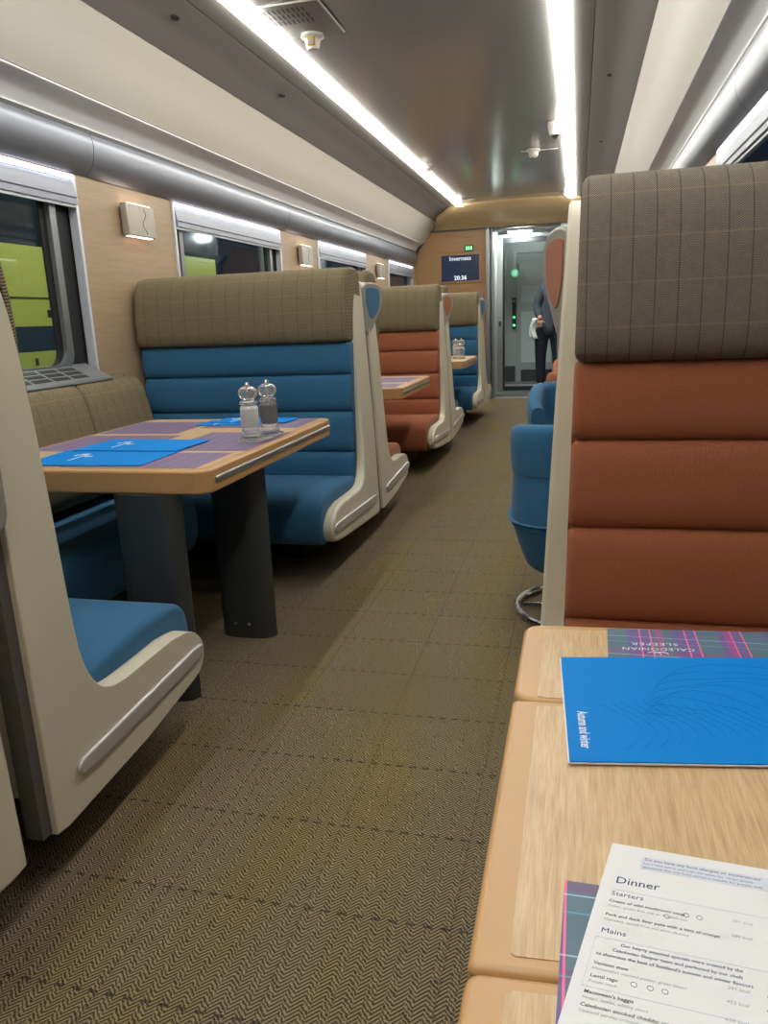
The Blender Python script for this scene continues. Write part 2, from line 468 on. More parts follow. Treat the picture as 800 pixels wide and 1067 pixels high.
def rrect(y0, y1, z0, z1, r, n=6):
    p = []
    for cy, cz, a0 in ((y1-r, z0+r, -90), (y1-r, z1-r, 0), (y0+r, z1-r, 90), (y0+r, z0+r, 180)):
        for i in range(n+1):
            a = math.radians(a0+90*i/n); p.append((cy+r*math.cos(a), cz+r*math.sin(a)))
    return p
def frame_loop(bm, outer, inner, x0, x1):
    n = len(outer)
    vs = [[bm.verts.new((x, p[0], p[1])) for p in L] for L in (outer, inner) for x in (x0, x1)]
    for i in range(n):
        j = (i+1) % n
        bm.faces.new((vs[0][i], vs[0][j], vs[2][j], vs[2][i])); bm.faces.new((vs[1][i], vs[3][i], vs[3][j], vs[1][j]))
        bm.faces.new((vs[0][i], vs[1][i], vs[1][j], vs[0][j])); bm.faces.new((vs[2][i], vs[2][j], vs[3][j], vs[3][i]))
wn = 1
def window(side, X, y0, y1):
    global wn
    s = side  # outward direction
    e = empty('window_%d' % wn, (X, (y0+y1)/2, ZS), kind='structure'); wn += 1
    L = lambda x: s*x
    h0, h1 = y0-(y0+y1)/2, y1-(y0+y1)/2
    zz = lambda z: z-ZS
    def bb(name, mat, *bx, **k):
        bm = bmesh.new()
        for (a, b, c, d, f, g) in bx: box(bm, min(L(a), L(b)), max(L(a), L(b)), c, d, zz(f), zz(g))
        return obj(name, bm, mat, e, **k)
    n = 6
    # black surround between wall opening and rim
    bm = bmesh.new()
    inner = rrect(h0+.115, h1-.20, zz(.945), zz(1.80), .07, n)
    outer = []
    for (py, pz) in inner:
        outer.append((h0+.0 if py < 0 else h1-.0, zz(ZS) if pz < zz(1.35) else zz(1.82)))
    frame_loop(bm, outer, inner, L(.035), L(.045)); obj('surround', bm, 'black', e, smooth=False)
    bm = bmesh.new(); frame_loop(bm, rrect(h0+.075, h1-.125, zz(.915), zz(1.84), .09, n), rrect(h0+.118, h1-.165, zz(.948), zz(1.80), .07, n), L(.012), L(.034)); obj('rim', bm, 'alu_soft', e)
    bb('window_pane', 'pane', (.048, .052, h0+.1, h1-.15, .93, 1.8), smooth=False)
    bb('side_trim', 'window_white', (-.012, .03, h1-.012, h1+.006, ZS, ZT), bevel=.003)
    bb('side_trim', 'window_white', (-.012, .03, h0-.006, h0+.012, ZS, ZT), bevel=.003)
    # roller blind box under the light bar
    bm = bmesh.new()
    prof = [(.004, 1.705), (-.010, 1.69), (-.018, 1.66), (-.022, 1.634), (-.016, 1.630), (-.021, 1.625), (-.022, 1.604), (.02, 1.604), (.02, 1.705)]
    prism(bm, prof, lambda p: (L(p[0]), h0+.012, zz(p[1])), lambda p: (L(p[0]), h1-.012, zz(p[1])))
    obj('roller_blind', bm, 'blind', e, ang=30)
    bb('blind_rail', 'window_white', (-.014, .0, h0+.012, h1-.012, 1.592, 1.603))
    mid = (h0+h1)/2
    bb('light_bar', 'bar', (-.012, .02, h0+.012, mid-.012, 1.712, 1.7235), smooth=False)
    bb('light_bar', 'bar', (-.012, .02, mid+.012, h1-.012, 1.712, 1.7235), smooth=False)
    # sill with a vent grille let in
    sl = lambda t: .948-.062*t            # sloping top, t runs from the glass to the nose
    bm = bmesh.new()
    prism(bm, [(.030, sl(0)), (-.095, sl(1)), (-.100, sl(1)-.014), (.030, sl(0)-.05)], lambda p: (L(p[0]), h0-.006, zz(p[1])), lambda p: (L(p[0]), h1-.03, zz(p[1])))
    obj('window_sill', bm, 'sill', e, bevel=.004)
    bm = bmesh.new(); yy = h0+.06
    while yy < h1-.16:
        for q in range(3):
            t0, t1 = .22+.24*q, .22+.24*q+.16
            prism(bm, [(.03-.125*t0, sl(t0)+.0015), (.03-.125*t1, sl(t1)+.0015), (.03-.125*t1, sl(t1)-.004), (.03-.125*t0, sl(t0)-.004)], lambda p: (L(p[0]), yy, zz(p[1])), lambda p: (L(p[0]), yy+.10, zz(p[1])))
        yy += .122
    obj('vent_grille', bm, 'black', e, smooth=False)
    return e
for a, b in winL: window(-1, XL, a, b)
for a, b in winR: window(1, XR, a, b)

# reading lamps on the panels between the windows
def lamp(side, X, yc, where):
    e = empty('wall_lamp', (X, yc, 1.585), 'square metal wall lamp with engraved wavy line, '+where, 'wall lamp', 'square lamps on the window panels')
    s = -side
    x = lambda v: v*s
    bm = bmesh.new(); box(bm, min(x(.012), x(.048)), max(x(.012), x(.048)), -.122, .122, -.072, .072); obj('lamp_cover', bm, 'brushed', e, bevel=.005)
    bm = bmesh.new(); box(bm, min(x(0), x(.012)), max(x(0), x(.012)), -.10, .10, -.05, .05); obj('mounting_plate', bm, 'darkgrey', e)
    for z in (-.0745, .0725):
        bm = bmesh.new(); box(bm, min(x(.016), x(.040)), max(x(.016), x(.040)), -.10, .10, z, z+.002)
        obj('lamp_diffuser', bm, 'spotglow', e, smooth=False)
    bm = bmesh.new()
    pts = [(.022+.016*math.sin(t*7.5)+.004*t, .055-.11*t) for t in [i/30 for i in range(31)]]
    for a, b in zip(pts, pts[1:]): tube(bm, (x(.0485), a[0], a[1]), (x(.0485), b[0], b[1]), .0013, seg=5)
    obj('wavy_groove', bm, 'darkgrey', e)
lamp(-1, XL, 3.525, 'nearest, beside the first left window')
lamp(-1, XL, 5.93, 'second from the camera')
lamp(-1, XL, 8.33, 'third from the camera')
lamp(1, XR, 4.23, 'on the right wall')

# end bulkhead, header, vestibule
bm = bmesh.new()
EW = [(CX-1.34, -.0), (CX-1.34, 1.74), (CX-1.30, 1.92), (CX-1.21, 2.02), (CX-1.10, 2.165), (-1.165, 2.165), (-1.165, 0)]
prism(bm, EW, lambda p: (p[0], YE-.04, p[1]), lambda p: (p[0], YE+.03, p[1])); struct('wall_end', bm, 'end_wood', smooth=False)
bm = bmesh.new()
EW = [(-.15, 0), (-.15, 2.165), (CX+1.10, 2.165), (CX+1.21, 2.02), (CX+1.30, 1.92), (CX+1.34, 1.74), (CX+1.34, 0)]
prism(bm, EW, lambda p: (p[0], YE-.04, p[1]), lambda p: (p[0], YE+.03, p[1])); struct('wall_end_right', bm, 'end_wood', smooth=False)
# beech header sloping from the ceiling down to the bulkhead
bm = bmesh.new()
rows = []
for (y, z, hw) in [(9.72, 2.43, .72), (9.78, 2.37, .80), (9.95, 2.30, .96), (10.15, 2.24, 1.02), (10.33, 2.20, 1.06), (10.36, 2.17, 1.08), (10.5, 2.165, 1.08)]:
    rows.append([bm.verts.new((CX+hw*t, y, z-.02*abs(t)**3)) for t in [-1+2*i/12 for i in range(13)]])
for a, b in zip(rows, rows[1:]):
    for i in range(12): bm.faces.new((a[i], a[i+1], b[i+1], b[i]))
o = struct('trim_%d' % tn, bm, 'header_wood', ang=40); tn += 1
so = o.modifiers.new('thick', 'SOLIDIFY'); so.thickness = .02; so.offset = 1
struct('trim_%d' % tn, B((CX-1.34, CX+1.34, 10.372, 10.40, 2.155, 2.43)), 'end_wood', smooth=False); tn += 1
struct('trim_%d' % tn, B((CX-1.12, CX+1.12, 10.34, 10.372, 2.145, 2.166)), 'seam_grey', smooth=False); tn += 1

# door frame posts and head
struct('door_1', B((-1.168, -1.115, 10.30, 10.46, 0, 2.15), (-1.105, -1.078, 10.34, 10.5, 0, 2.15), (-.24, -.15, 10.30, 10.46, 0, 2.15), (-1.168, -.15, 10.42, 10.46, 2.11, 2.15)), 'alu_soft', bevel=.006)
d2 = struct('door_2', B((-1.075, -1.0, 10.80, 10.87, 0, 2.06), (-.28, -.22, 10.80, 10.87, 0, 2.06), (-1.075, -.22, 10.80, 10.87, 2.06, 2.11)), 'alu', bevel=.006)
obj('door_seal', B((-1.0, -.975, 10.81, 10.86, .06, 2.06), (-.975, -.28, 10.81, 10.86, 2.0, 2.06), (-.975, -.28, 10.81, 10.86, .06, .12)), 'black', d2, smooth=False)
obj('door_lock', B((-1.05, -1.02, 10.785, 10.80, .93, 1.0)), 'darkgrey', d2, bevel=.003)
struct('trim_%d' % tn, B((-1.075, -.22, 10.46, 10.9, 0, .05)), 'alu_soft', smooth=False); tn += 1
struct('trim_%d' % tn, B((-1.15, -.15, 10.40, 10.44, 0, .012)), 'window_white', smooth=False); tn += 1
# vestibule
struct('wall_vestibule_left', B((-1.20, -1.16, YE+.04, 12.5, 0, 2.2), (-1.16, -1.075, 10.5, 10.86, 0, 2.2)), 'vestgrey', smooth=False)
struct('wall_vestibule_right', B((.05, 0.1, YE+.04, 12.5, 0, 2.2)), 'vestgrey', smooth=False)
struct('wall_vestibule_jamb', B((-.22, .05, 10.5, 10.86, 0, 2.2)), 'vestgrey', smooth=False)
struct('trim_%d' % tn, B((-1.2, .1, YE+.03, 12.5, 2.16, 2.2)), 'vestgrey', smooth=False); tn += 1
struct('trim_%d' % tn, B((-1.16, .05, 10.87, 12.35, 0.001, .012)), 'rail', smooth=False); tn += 1
d3 = struct('door_3', B((-1.16, .05, 12.36, 12.42, 0, 2.16)), 'vestgrey', smooth=False)
obj('door_leaf', B((-.93, -.10, 12.335, 12.36, .06, 1.98)), 'vestgrey', d3, bevel=.008)
obj('frosted_pane', B((-.86, -.40, 12.325, 12.335, 1.26, 1.50)), 'frost', d3, smooth=False)
obj('frosted_pane', B((-.86, -.40, 12.325, 12.335, .35, 1.12)), 'frost', d3, smooth=False)
obj('transom_panel', B((-.93, -.3, 12.325, 12.335, 1.82, 1.96)), 'frost', d3, smooth=False)
obj('kick_plate', B((-1.14, -.95, 12.325, 12.335, .06, .30), (-.86, -.3, 12.325, 12.335, .06, .24)), 'vestdark', d3, smooth=False)
e = empty('door_control_panel', (-.965, 12.33, 1.1), 'tall black door control strip with two glowing green buttons in the vestibule', 'control panel')
obj('panel_body', B((-.028, .028, -.02, 0, -.24, .23)), 'black', e, bevel=.006)
for z in (-.06, -.18):
    bm = bmesh.new(); tube(bm, (0, -.02, z), (0, -.03, z), .018); obj('button', bm, 'green_led', e)
bm = bmesh.new(); tube(bm, (0, -.02, .18), (0, -.03, .18), .018); obj('button', bm, 'alu', e, label='silver button')
e = empty('exit_direction_sign', (-.955, 12.33, 1.69), 'small round green glowing arrow sign on the vestibule wall', 'sign')
bm = bmesh.new(); tube(bm, (0, 0, 0), (0, -.02, 0), .055, seg=24); obj('sign_disc', bm, 'green_sign', e)
bm = bmesh.new()
prism(bm, [(-.03, -.008), (.0, -.008), (.0, -.025), (.03, 0), (0, .025), (0, .008), (-.03, .008)], lambda p: (p[0], -.021, p[1]), lambda p: (p[0], -.023, p[1])); obj('arrow', bm, 'screentext', e, smooth=False)
e = empty('vestibule_ceiling_lamp', (-.765, 10.66, 2.13), 'glowing white oval ceiling lamp just inside the end doorway', 'ceiling light')
bm = bmesh.new(); lathe(bm, [(0, -.03), (.8, -.028), (1.0, -.01), (1.0, .03), (0, .03)], seg=32)
for v in bm.verts: v.co.x *= .15; v.co.y *= .10
obj('diffuser', bm, 'oval', e)
e = empty('coat_hook_plate', (-.50, 12.33, 1.36), 'small dark square handle plate on the grey vestibule door', 'handle plate')
obj('plate', B((-.04, .04, -.012, 0, -.055, .055)), 'black', e, bevel=.006)
bm = bmesh.new()
pts = [(-.0, -.03), (.02, -.02), (.022, .01), (0, .025), (-.015, .02)]
for a, b in zip(pts, pts[1:]): tube(bm, (a[0], -.02, a[1]), (b[0], -.02, b[1]), .006, seg=8)
obj('handle', bm, 'alu', e)

# information screen and toilet/seat sign
e = empty('information_screen', (-1.50, 10.355, 1.69), 'dark blue passenger information screen reading Inverness 20:36 on the oak bulkhead', 'screen')
obj('screen_frame', B((-.27, .27, -.012, 0, -.185, .185)), 'end_wood', e, bevel=.004)
obj('display', B((-.245, .245, -.016, -.010, -.16, .16)), 'screen', e, smooth=False)
ef = lambda ox, oz: (lambda a, b: (ox+a, -.0175, oz+b))
obj('destination_text', text_bm('Inverness', .075, ef(0, .095), 'CENTER'), 'screentext', e, smooth=False)
obj('time_text', text_bm('20:36', .075, ef(0, -.145), 'CENTER', bold=.001), 'screentext', e, smooth=False)
e = empty('occupied_sign', (-1.385, 10.355, 1.93), 'small glowing green rectangular sign above the information screen', 'sign')
obj('sign_plate', B((-.055, .055, -.012, 0, -.035, .035)), 'black', e, bevel=.003)
obj('sign_symbols', B(*[(-.04+.03*i, -.022+.03*i, -.014, -.011, -.022, .022) for i in range(3)]), 'green_led', e, smooth=False)

# ceiling fittings
def detector(loc, r, label, cat, cap=None, rod=0):
    e = empty('smoke_detector' if cap is None else cap, loc, label, cat)
    bm = bmesh.new(); lathe(bm, [(0, .0), (r*1.0, .0), (r*1.05, -r*.25), (r*.8, -r*.45), (r*.72, -r*.5), (r*.72, -r*.9), (r*.5, -r*1.15), (0, -r*1.2)]); obj('detector_body', bm, 'white_plastic', e)
    bm = bmesh.new(); lathe(bm, [(0, -r*1.19), (r*.25, -r*1.2), (r*.25, -r*1.32), (0, -r*1.35)], seg=12); obj('detector_tip', bm, 'darkgrey', e)
    if rod:
        bm = bmesh.new(); tube(bm, (-rod*.45, 0, -.012), (rod*.9, 0, -.012), .004, seg=8); obj('rod', bm, 'white_plastic', e)
    return e
detector((-1.31, 7.15, 2.386), .045, 'small white domed sensor beside the left ceiling light strip', 'sensor')
detector((-.39, 6.95, 2.392), .055, 'white smoke detector with a thin rod on the grey ceiling, middle distance', 'smoke detector', rod=.22)
detector((-1.33, 9.35, 2.386), .05, 'farthest white ceiling detector with rod near the beech header, left', 'smoke detector', rod=.16)
detector((-.17, 9.4, 2.386), .045, 'small white sensor at the far end of the right ceiling light strip', 'sensor')
e = empty('dome_camera', (-.19, 6.05, 2.386), 'small white dome camera hanging beside the right ceiling light strip', 'camera')
bm = bmesh.new(); lathe(bm, [(0, 0), (.05, 0), (.052, -.02), (.046, -.05), (.036, -.085), (0, -.095)]); obj('housing', bm, 'white_plastic', e)
bm = bmesh.new(); lathe(bm, [(0, -.088), (.02, -.09), (.018, -.105), (0, -.112)], seg=14); obj('lens', bm, 'black', e)
# vent plate and wrapped sensor
e = empty('ceiling_vent', (-1.245, 3.66, 2.386), 'square perforated white vent plate in the ceiling by the left light strip', 'vent')
bm = bmesh.new(); box(bm, -.16, .16, -.20, .20, 0, .004); obj('vent_plate', bm, 'band', e, bevel=.002)
obj('vent_edge', B((-.163, .163, -.203, -.198, -.003, .004), (.158, .163, -.203, .203, -.003, .004)), 'white_plastic', e, smooth=False)
obj('vent_slots', B(*[(-.13+.022*i, -.13+.022*i+.007, -.15+.065*j, -.15+.065*j+.045, -.001, .002) for i in range(10) for j in range(3)]), 'black', e, smooth=False)
e = empty('ceiling_sensor', (-1.235, 3.84, 2.386), 'white ceiling sensor with a yellow cover hanging under the vent plate', 'sensor')
bm = bmesh.new(); lathe(bm, [(0, 0), (.052, 0), (.055, -.012), (.035, -.022), (.033, -.05), (.026, -.065), (0, -.068)]); obj('sensor_body', bm, 'white_plastic', e)
bm = bmesh.new(); box(bm, -.02, .02, -.037, .01, -.055, -.005); obj('yellow_cover', bm, 'yellow', e, bevel=.006)
obj('label_patch', B((-.014, .014, -.0385, -.037, -.048, -.03)), 'inkpale', e)
# small dark slots in the grey ceiling bands
for x, y, w in ((-1.655, 3.30, 'left band, nearest'), (-1.655, 4.53, 'left band, second along'), (.133, 4.85, 'right band, nearest'), (.133, 6.6, 'right band, farther')):
    bm = bmesh.new(); lathe(bm, [(0, 0), (1, 0), (1, .012), (0, .012)], seg=20)
    for v in bm.verts: v.co.x *= .014; v.co.y *= .028
    o = obj('air_nozzle', bm, 'black', loc=(x, y, 2.332 if x < 0 else 2.334)); o.rotation_euler = (0, math.radians(-17 if x < 0 else 17), 0)
    tag(o, 'small dark oval opening in the grey ceiling, '+w, 'ceiling opening', 'oval openings in the ceiling bands')

# ------------------------------------------------------------ booth benches
def roll_poly(front, zs, bulge, back):
    pts = [(back, zs[0]), ]
    out = []
    for z0, z1 in zip(zs, zs[1:]):
        for i in range(15):
            t = .5-.5*math.cos(PI*i/14); z = z0+(z1-z0)*(.006+.988*t)
            q = 2*t-1; h = (1-abs(q)**3.2)**.5 if abs(q) < 1 else 0
            out.append((front+bulge*h - .012, z))
    return [(back, zs[0])]+out+[(back+.0, zs[-1])]
def bench(yj, face, xw, xa, fab, L, label, group, dF=0.0, lean=0.0, flean=0.0, wing=None, tw='tweed', filler=False, pad=.045, dC=0.0, ft=0.0):
    out = 1 if xa > xw else -1
    e = empty('booth_bench', ((xw+xa)/2, yj, 0), label, 'bench seat', group)
    ox = (xw+xa)/2
    X = lambda x: x-ox
    fy = lambda s: face*s
    c0, c1 = X(xw)+out*.005, X(xa)-out*pad
    lo, hi = min(c0, c1), max(c0, c1)
    zs = [.34, .485, .675, .845, .99]
    bm = loft_x(roll_poly(.235+dF+dC, zs, .024, .05), lo, hi, .016, fy, lean); obj('backrest', bm, fab, e, ang=50)
    hp = smoothline([(.05, .995), (.15, .988), (.235+dF+dC, .990), (.268+dF+dC, 1.02), (.272+dF+dC, 1.10), (.262+dF+dC, 1.20), (.235+dF+dC, 1.275), (.19+dF+dC, 1.312), (.12, 1.322), (.06, 1.30), (.045, 1.2), (.045, 1.1)], 4, True)
    bm = loft_x(hp, lo, hi, .02, fy, lean); obj('headrest', bm, tw, e, ang=60)
    sp = smoothline([(.08, .345), (.2, .365), (.35+dF, .378), (L-.20, .388), (L-.06, .382), (L+.0, .355), (L+.02, .30), (L+.012, .22), (L-.02, .175), (L-.1, .165), (.4, .175), (.1, .20)], 4, True)
    bm = loft_x(sp, lo, hi, .022, fy, lean*0); obj('seat_cushion', bm, fab, e, ang=60)
    # piping lines between rolls are part of the back; moulded back shell
    bm = bmesh.new()
    box(bm, lo, hi, min(fy(.008), fy(.05)), max(fy(.008), fy(.05)), .2, 1.27)
    for v in bm.verts: v.co.x += (lean if out < 0 else flean*.6)*max(0, v.co.z-.3)
    obj('back_shell', bm, 'cream', e, bevel=.01)
    # side frame of moulded cream plastic
    fr = [(.03, 1.262+ft), (.07+dF*.6, 1.258+ft), (.115+dF, 1.215+ft*.9), (.148+dF, 1.12), (.168+dF, .95), (.18+dF, .75), (.188+dF, .56), (.20+dF, .44), (.235+dF, .365), (.29+dF, .333), (.38+dF, .328)]
    fr = smoothline(fr, 4)
    fr += smoothline([(L-.16, .330), (L-.07, .316), (L-.018, .282), (L, .245), (L-.008, .210), (L-.04, .185), (L-.14, .168)], 4)
    fr += [(.35, .145), (.05, .125), (.012, .13), (.012, .5), (.012, .9), (.014, 1.2+ft)]
    bm = bmesh.new()
    a0, a1 = X(xa)-out*(pad+.004), X(xa)
    prism(bm, fr, lambda p: (a0, fy(p[0]), p[1]), lambda p: (a1, fy(p[0]), p[1]))
    for v in bm.verts: v.co.x += flean*max(0, v.co.z-.3)
    fo = obj('side_frame', bm, 'cream', e, bevel=.013, seg=3, ang=40)
    # chrome rub strip on the foot
    bm = bmesh.new()
    st = [(.10, .208), (.16, .203), (L-.04, .226), (L-.012, .238), (L-.018, .262), (L-.06, .266), (.15, .243), (.105, .24), (.09, .225)]
    b0, b1 = X(xa)-out*.003, X(xa)+out*.009
    prism(bm, st, lambda p: (b0, fy(p[0]), p[1]), lambda p: (b1, fy(p[0]), p[1]))
    obj('rub_strip', bm, 'strip_metal', fo, bevel=.005, seg=2)
    bm = bmesh.new(); box(bm, lo+.05, hi-.22 if out > 0 else hi-.05, min(fy(.05), fy(.45)), max(fy(.05), fy(.45)), 0, .19)
    if out < 0:
        bm.free(); bm = bmesh.new(); box(bm, lo+.22, hi-.05, min(fy(.05), fy(.45)), max(fy(.05), fy(.45)), 0, .19)
    obj('pedestal', bm, 'pedestal', e, bevel=.01)
    if filler:
        bm = bmesh.new(); box(bm, min(X(xa)-out*.05, X(xa)-out*.012), max(X(xa)-out*.05, X(xa)-out*.012), min(fy(-.014), fy(.016)), max(fy(-.014), fy(.016)), .135, 1.16)
        for v in bm.verts: v.co.x += flean*max(0, v.co.z-.3)
        obj('joint_trim', bm, 'seam_grey', e)
    if wing:
        flare, fabw = wing
        ang = math.atan2(flare, .24)
        d = Vector((out*math.sin(ang), face*math.cos(ang), 0)); nrm = Vector((out*math.cos(ang), -face*math.sin(ang), 0))
        o0 = Vector((X(xa)-out*.012+flean*.9, fy(-.03), 0))
        poly = smoothline([(.0, 1.17), (.0, 1.235), (.05, 1.258), (.15, 1.262), (.21, 1.25), (.25, 1.215), (.25, 1.165), (.205, 1.12), (.15, 1.075), (.09, 1.03), (.04, 1.01), (.0, 1.05)], 4, True)
        bm = bmesh.new()
        P = lambda p, k: tuple(o0+d*p[0]+nrm*k+Vector((0, 0, p[1])))
        prism(bm, poly, lambda p: P(p, -.022), lambda p: P(p, .012)); w = obj('head_wing', bm, 'shell_grey', e, bevel=.008, seg=3)
        pin = smoothline([(.03, 1.215), (.04, 1.232), (.12, 1.238), (.185, 1.228), (.198, 1.21), (.196, 1.172), (.18, 1.135), (.13, 1.10), (.10, 1.09), (.07, 1.10), (.035, 1.15)], 3, True)
        bm = bmesh.new(); prism(bm, pin, lambda p: P(p, .010), lambda p: P(p, .0145)); obj('wing_inlay', bm, fabw, w, bevel=.002)
    return e
G1 = 'booth benches along the left side'
xa = -.965
XCAP = (XL+.02+xa)/2
NEARB = bench(1.03, -1, XL+.02, xa, 'blue', .70, 'cream moulded bench at the left edge, backing onto the nearest blue booth seat', G1, filler=False, flean=-.05)
bm = bmesh.new(); flat_pts = rrect(.93, 1.085, .745, 1.10, .05, 6)
prism(bm, flat_pts, lambda p: (-.962-XCAP, p[0]-1.03, p[1]), lambda p: (-.938-XCAP, p[0]-1.03, p[1]))
obj('end_cap', bm, 'shell_grey', NEARB, bevel=.012, seg=3)
bench(1.09, 1, XL+.02, xa, 'blue', .655, 'nearest blue booth bench facing away, its seat cushion showing at lower left', G1, dF=-.04, dC=-.055, filler=True, flean=-.012)
bench(3.71, -1, XL+.02, xa, 'blue', .80, 'big blue booth bench facing the camera behind the mills and menus table', G1, dF=.05, flean=-.05)
bench(3.745, 1, XL+.02, xa, 'orange', .66, 'rust booth bench facing away, back to back with the big blue bench', G1, filler=True, wing=(.035, 'blue'), flean=-.05)
bench(6.03, -1, XL+.02, xa, 'orange', .78, 'rust booth bench facing the camera behind the second table', G1, dF=.03, flean=-.05)
bench(6.065, 1, XL+.02, xa, 'blue', .66, 'blue booth bench facing away, back to back with the rust bench', G1, filler=True, wing=(.035, 'orange'), flean=-.05)
bench(8.36, -1, XL+.02, xa, 'blue', .72, 'farthest blue booth bench facing the camera near the information screen', G1, dF=.03, flean=-.05)
bench(8.395, 1, XL+.02, xa, 'blue', .60, 'farthest bench facing the end bulkhead, back to back with the last blue bench', G1, filler=True, wing=(.03, 'blue'), flean=-.05)
G2 = 'booth benches on the right side'
bench(1.715, -1, XR-.02, -.072, 'orange', .66, 'tall rust bench with grey tweed headrest behind the right-hand table', G2, lean=.02, flean=.05, tw='tweed_near', pad=.052, ft=.03)
bench(1.75, 1, XR-.02, -.072, 'blue', .60, 'bench behind the tall rust bench, its grey wing with rust inlay showing', G2, lean=.02, flean=.05, wing=(.06, 'orange'), filler=True, tw='tweed_near', pad=.052, ft=.03)

# low benches along the window wall inside the left booths
def wall_bench(y0, y1, seam, fab, label):
    e = empty('window_bench', (-1.8, (y0+y1)/2, 0), label, 'bench seat', 'low benches under the left windows')
    yc = (y0+y1)/2
    def loft_y(poly, a, b, r):
        bm = loft_x(poly, a-yc, b-yc, r, lambda s: s)
        for v in bm.verts: v.co = Vector((v.co.y+1.8, v.co.x, v.co.z))
        return bm
    bp = smoothline([(-2.07, .42), (-1.99, .40), (-1.915, .43), (-1.905, .55), (-1.925, .70), (-1.955, .82), (-1.99, .868), (-2.04, .872), (-2.075, .85)], 4, True)
    for a, b in ((y0-.36, seam-.002), (seam+.002, y1+.38)):
        bm = loft_y(bp, a, b, .018)
        obj('back_pad', bm, 'tweed_side', e, ang=60)
    sp = smoothline([(-2.06, .20), (-2.05, .36), (-1.9, .378), (-1.7, .388), (-1.58, .375), (-1.545, .33), (-1.55, .22), (-1.60, .155), (-1.75, .15)], 4, True)
    obj('seat_cushion', loft_y(sp, y0, y1, .02), fab, e, ang=60)
    bm = B((-2.0+1.8, -1.72+1.8, y0-yc+.05, y1-yc-.05, 0, .17)); obj('pedestal', bm, 'pedestal', e, bevel=.01)
wall_bench(1.80, 2.86, 2.78, 'blue', 'low blue bench with brown tweed back pads under the nearest left window')
wall_bench(4.46, 5.20, 4.9, 'orange', 'low rust bench under the second left window')
wall_bench(6.78, 7.58, 7.2, 'blue', 'low blue bench under the third left window')

# ------------------------------------------------------------ left tables
def rpoly(x0, x1, y0, y1, r, n=6):
    return [(a, b) for a, b in rrect(x0, x1, y0, y1, r, n)]
def flat(bm, poly, z0, z1): prism(bm, poly, lambda p: (p[0], p[1], z0), lambda p: (p[0], p[1], z1))
def blade(bm, x0, x1, y, th, z0, z1, flare=.0):
    pts = []
    for i in range(17):
        t = -1+2*i/16; pts.append((t, math.sqrt(max(0, 1-abs(t)**3.2))))
    poly = pts+[(t, -s) for t, s in pts[::-1][1:-1]]
    xm, hw = (x0+x1)/2, (x1-x0)/2
    a = [bm.verts.new((xm+t*hw, y+s*th/2, z0)) for t, s in poly]; b = [bm.verts.new((xm-flare+t*hw, y+s*th/2*1.2, z1)) for t, s in poly]
    bm.faces.new(a); bm.faces.new(b[::-1])
    for i in range(len(a)): bm.faces.new((a[i], b[i], b[(i+1) % len(a)], a[(i+1) % len(a)]))
def left_table(y0, y1, label, legs=((.035, -.105), (.515, -.05)), x0=-1.80, x1=-.975):
    xc, yc = (x0+x1)/2, (y0+y1)/2
    e = empty('booth_table', (xc, yc, 0), label, 'table', 'wooden tables in the left booths')
    hx, hy = (x1-x0)/2, (y1-y0)/2
    bm = bmesh.new(); flat(bm, rpoly(-hx, hx, -hy, hy, .05), .632, .6985); t = obj('tabletop', bm, 'table_edge', e, bevel=.006, seg=3, ang=30)
    bm = bmesh.new(); flat(bm, rpoly(-hx+.03, hx-.03, -hy+.03, hy-.03, .03), .6980, .6995); obj('laminate', bm, 'table_wood', t, smooth=False)
    bm = bmesh.new(); tube(bm, (hx+.001, -hy+.05, .666), (hx+.001, hy-.05, .666), .010, seg=12)
    for v in bm.verts: v.co.x = hx+(v.co.x-hx)*.5
    obj('chrome_strip', bm, 'alu', t)
    for dd, xx in legs:
        dy = dd-hy
        bm = bmesh.new(); blade(bm, hx+xx-.205, hx+xx-.0, dy, .085, 0, .633, .0)
        l = obj('leg', bm, 'darkgrey', e)
        for q in (-.135, -.085):
            bm = bmesh.new(); tube(bm, (hx+xx+q, dy-.046, .055), (hx+xx+q, dy-.038, .055), .006, seg=10)
            obj('bolt', bm, 'chrome', l)
    return e
left_table(1.875, 3.01, 'wooden booth table with salt and pepper mills and blue menus, nearest on the left')
left_table(4.32, 5.25, 'second wooden booth table in front of the rust bench', ((.3, -.33), (.62, -.33)))
left_table(6.85, 7.82, 'farthest wooden booth table in front of the last blue bench', ((.25, -.33), (.62, -.33)))
def paper(name, mat, x0, x1, y0, y1, z, label, cat, group, rz=0, th=.0012):
    bm = bmesh.new(); box(bm, -(x1-x0)/2, (x1-x0)/2, -(y1-y0)/2, (y1-y0)/2, 0, th)
    o = obj(name, bm, mat, loc=((x0+x1)/2, (y0+y1)/2, z), smooth=False); o.rotation_euler = (0, 0, rz)
    if label: tag(o, label, cat, group)
    return o
GM = 'tartan placemats on the first left table'
ZM = .6998
for a in [(-1.47, -1.03, 1.915, 2.165, 'at the near aisle corner of the first left table, under a menu'), (-1.31, -1.0, 2.205, 2.60, 'under the salt and pepper mills on the first left table'),
          (-1.775, -1.40, 2.19, 2.53, 'by the wall edge of the first left table, behind two blue menus'), (-1.775, -1.45, 2.58, 2.90, 'at the far wall side of the first left table'), (-1.42, -1.02, 2.72, 2.985, 'at the far aisle corner of the first left table')]:
    paper('placemat', 'tartan_far', a[0], a[1], a[2], a[3], ZM, 'tartan placemat '+a[4], 'placemat', GM, th=.0006)
